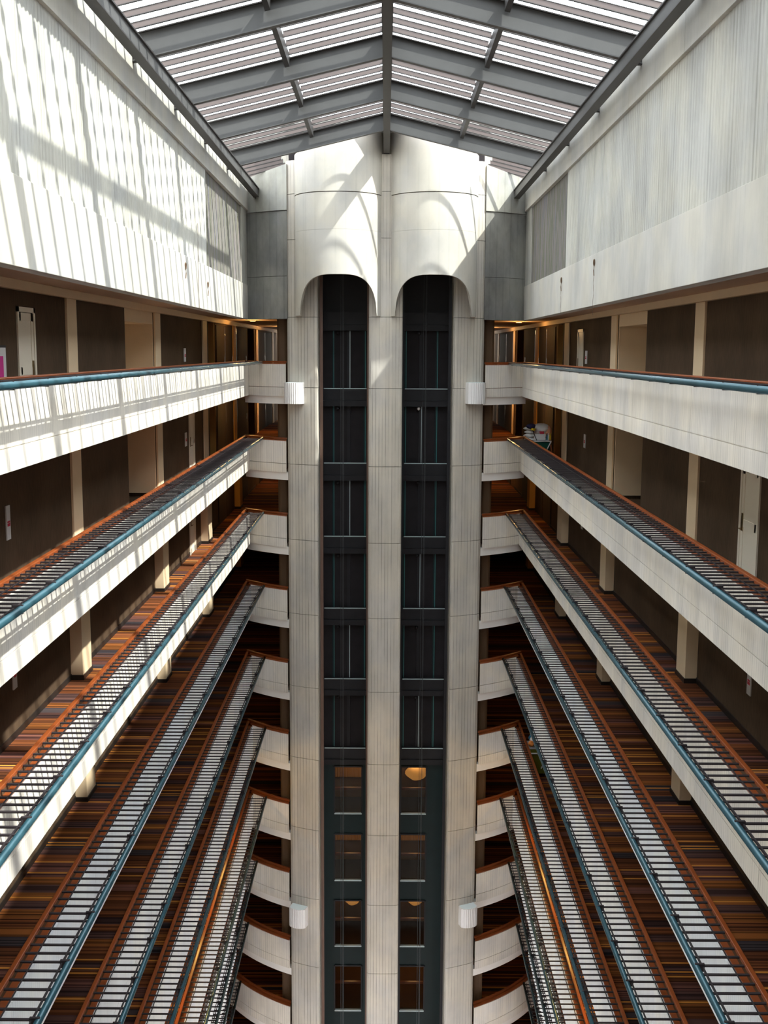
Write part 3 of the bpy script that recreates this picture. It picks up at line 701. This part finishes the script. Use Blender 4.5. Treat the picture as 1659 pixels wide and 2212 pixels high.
plaque(1, 0, 36.65, -0.38, 0.04, 0.30, PL(0, 1, 'beside the white door'), 'red')
plaque(1, 1, 36.45, -3.08, -2.64, 0.30, PL(1, 1, 'past the cream recess'), 'red')
plaque(-1, 2, 19.1, -5.9, -5.35, 0.20, PL(2, -1, 'at the picture edge'), 'red')
plaque(1, 2, 36.5, -5.75, -5.35, 0.30, PL(2, 1, 'between two piers'), 'red')
plaque(1, 2, 19.3, -6.0, -5.5, 0.20, PL(2, 1, 'at the picture edge'), 'red')
for s in (-1, 1):
    plaque(s, 0, 43.9 if s < 0 else 44.2, -0.15, 0.12, 0.28, f'tiny pale blue plaque on dark wood door by the tower, {SIDE[s]} side', None, 'cap_m')
# poster
t = thing('framed_poster', 'white framed poster with magenta print beside the white door, top left', 'poster', (-6.48, 19.0, -0.75), None)
part(MB().box(-6.48, -6.45, 18.2, 19.32, -0.8, 0.06), 'frame', 'black', t); part(MB().box(-6.45, -6.44, 18.25, 19.27, -0.76, 0.02), 'sheet', 'lampw', t)
part(MB().box(-6.44, -6.435, 18.5, 19.12, -0.5, -0.12), 'print', 'magenta', t)
# hooks with loose wires on the upper walls
def hook(s, y, z, ln, label):
    t = thing('wall_hook', label, 'hook', (s*4.83, y, z), 'rusty wall hooks')
    x = s*4.81
    pts = [(x, y+0.07*math.cos(a), z+0.07*math.sin(a)) for a in [i*math.pi/5 for i in range(11)]]
    part(MB().tube(pts, 0.012, 6), 'ring', 'brown', t)
    part(MB().tube([(x, y, z-0.07), (x, y+0.03, z-0.18), (x, y-0.02, z-0.3)], 0.01, 6), 'shank', 'brown', t)
    if ln: part(MB().tube([(x, y+0.03*math.sin(i*1.3), z-0.3-ln*i/8) for i in range(9)], 0.0035, 5), 'wire', 'brown', t)
hook(-1, 27.6, 2.0, 0, 'rusty ring hook on left upper wall, nearer of the two')
hook(-1, 31.0, 1.75, 0, 'rusty ring hook on left upper wall, nearer the tower')
hook(1, 31.5, 1.95, 0.6, 'rusty ring hook with wire on right upper wall, nearer the tower')
hook(1, 26.6, 2.05, 0.9, 'rusty ring hook with wire on right upper wall, nearer the viewer')
tag(MB().tube([(-4.82, 29.5+0.03*math.sin(i), 3.2-0.24*i) for i in range(10)], 0.005, 6).build('loose_wire', 'brown', loc=(-4.81, 29.5, 1.2)), 'thin loose wire hanging down the left upper wall', 'wire')
for j, (y, zz) in enumerate(((22.3, 6.6), (26.5, 6.6))):
    t = thing('ridge_hook', f'small steel eye hook beside ridge beam, {"nearer the viewer" if j == 0 else "nearer the tower"}', 'hook', (0.2, y, zz), 'ridge eye hooks')
    part(MB().tube([(0.2, y, zz+0.15), (0.2, y, zz)], 0.012, 6), 'shank', 'black', t)
    part(MB().tube([(0.2+0.05*math.cos(a), y, zz-0.05+0.05*math.sin(a)) for a in [i*math.pi/5 for i in range(11)]], 0.012, 6), 'ring', 'black', t)

# ================================================================== HOUSEKEEPING CARTS
def cart(x, y, zf, label, bag, gp):
    t = thing('housekeeping_cart', label, 'cart', (x, y, zf), None)
    part(MB().box(x-0.28, x+0.28, y-0.45, y+0.45, zf+0.15, zf+0.2).box(x-0.28, x+0.28, y-0.3, y+0.45, zf+0.55, zf+0.58).box(x-0.3, x+0.3, y-0.32, y+0.47, zf+0.93, zf+0.97).box(x-0.28, x-0.25, y-0.3, y+0.45, zf+0.2, zf+0.93).box(x+0.25, x+0.28, y-0.3, y+0.45, zf+0.2, zf+0.93), 'body', 'grey', t)
    for a in (-0.22, 0.22):
        for b in (-0.4, 0.4):
            part(MB().tube([(x+a-0.02, y+b, zf+0.07), (x+a+0.02, y+b, zf+0.07)], 0.07, 12), 'wheel', 'black', t)
    bm = MB(); yb_ = y-0.5
    i0 = 0
    pts0 = [(x-0.30, yb_-0.28), (x+0.30, yb_-0.28), (x+0.28, yb_+0.15), (x-0.28, yb_+0.15)]
    pts1 = [(x-0.24, yb_-0.2), (x+0.24, yb_-0.2), (x+0.24, yb_+0.12), (x-0.24, yb_+0.12)]
    bm.v = [(a, b, zf+0.2) for a, b in pts1]+[(a, b, zf+0.95) for a, b in pts0]
    bm.f = [(3, 2, 1, 0), (0, 1, 5, 4), (1, 2, 6, 5), (2, 3, 7, 6), (3, 0, 4, 7)]
    part(bm, 'hanging_bag', bag, t)
    part(MB().tube([(x-0.32, yb_-0.3, zf+0.96), (x+0.32, yb_-0.3, zf+0.96)], 0.025, 8), 'bag_frame', 'lampw', t)
    part(MB().tube([(x-0.32, yb_-0.3, zf+0.96), (x-0.24, yb_-0.3, zf+0.5)], 0.022, 8), 'bag_frame', 'lampw', t)
    part(MB().tube([(x+0.32, yb_-0.3, zf+0.96), (x+0.05, yb_-0.3, zf+0.42)], 0.022, 8), 'bag_frame', 'lampw', t)
    return t
zf2 = rail_z(1)-1.07; CX, CY = 5.62, 41.0
cart(CX, CY, zf2, 'housekeeping cart with green canvas bag and white frame on second gallery, right side', 'green', None)
def item(mb, name, mat, loc, label, cat, group=None, smooth=False):
    return tag(mb.build(name, mat, loc=loc, smooth=smooth), label, cat, group)
for i in range(5):
    c = (CX-0.38+0.04*(i % 2), CY-0.05, zf2+0.85+0.13*i)
    item(MB().ball(c, 0.20, 0.24, 0.075, wob=0.15), 'folded_towel', 'linen', c, f'crumpled white towel, {["lowest", "second from the bottom", "middle", "second from the top", "top"][i]} of the heap on the green cart', 'towel', 'towels on the green cart', True)
c = (CX+0.06, CY+0.15, zf2+1.33); item(MB().ball(c, 0.36, 0.3, 0.22, wob=0.05), 'linen_bundle', 'linen', c, 'rounded white linen bundle on top of the green cart', 'linen', None, True)
c = (CX+0.30, CY+0.12, zf2+1.26); item(MB().ball(c, 0.16, 0.25, 0.22, wob=0.05), 'linen_bundle', 'peach', c, 'peach towel bundle at right end of the green cart', 'towel', None, True)
t = thing('tissue_carton', 'white carton with red print standing on the green cart', 'box', (CX, CY-0.25, zf2+0.97))
part(MB().box(CX-0.22, CX+0.18, CY-0.32, CY-0.12, zf2+0.97, zf2+1.19), 'carton', 'linen', t); part(MB().box(CX-0.02, CX+0.12, CY-0.33, CY-0.12, zf2+1.19, zf2+1.27), 'print', 'red', t)
for i, (dx, m_) in enumerate(((0.24, 'blue'), (0.29, 'linen'), (0.35, 'yellow'))):
    c = (CX+dx, CY-0.26, zf2+0.97)
    item(MB().tube([c, (c[0], c[1], c[2]+0.16), (c[0], c[1], c[2]+0.19), (c[0], c[1], c[2]+0.24)], [0.028, 0.028, 0.012, 0.016], 10), 'spray_bottle', m_, c, f'small {["blue", "white", "yellow"][i]} spray bottle at right of carton on the green cart', 'bottle', 'bottles on the green cart')
t = thing('feather_duster', 'dark duster with yellow collar and black handle leaning on the green cart', 'duster', (CX-0.2, CY-0.36, zf2+0.95))
part(MB().tube([(CX-0.14, CY-0.36, zf2+0.95), (CX-0.30, CY-0.36, zf2+1.32)], 0.014, 8), 'handle', 'black', t)
part(MB().tube([(CX-0.30, CY-0.36, zf2+1.32), (CX-0.28, CY-0.36, zf2+1.40)], [0.08, 0.10], 10), 'collar', 'yellow', t)
part(MB().ball((CX-0.36, CY-0.36, zf2+1.47), 0.17, 0.1, 0.10, wob=0.1), 'feathers', 'navy', t, smooth=True)
t = thing('hose', 'coiled pale vacuum hose on the floor beside the green cart', 'hose', (CX+0.45, CY-0.3, zf2))
part(MB().tube([(CX+0.36, CY-0.4, zf2+0.8), (CX+0.42, CY-0.4, zf2+0.4), (CX+0.38, CY-0.4, zf2+0.15), (CX+0.48, CY-0.42, zf2+0.06), (CX+0.62, CY-0.4, zf2+0.08), (CX+0.55, CY-0.3, zf2+0.12)], 0.025, 8), 'tube', 'peach', t)
# second cart, sixth gallery
zf6 = rail_z(5)-1.07; CX, CY = 5.42, 38.2
cart(CX, CY, zf6, 'housekeeping cart with olive bag on sixth gallery, right side', 'olive', None)
for i, (dx, dy, m_, r_) in enumerate(((-0.12, 0.45, 'blue', 0.12), (-0.1, 0.2, 'linen', 0.13), (-0.22, -0.1, 'orange', 0.1), (0.0, -0.2, 'peach', 0.12))):
    c = (CX+dx, CY+dy, zf6+0.97+r_)
    item(MB().ball(c, r_, r_*1.5, r_, wob=0.1), 'laundry_bag', m_, c, f'{["blue", "white", "orange", "peach"][i]} laundry bundle lying on the olive cart', 'bundle', 'bundles on the olive cart', True)
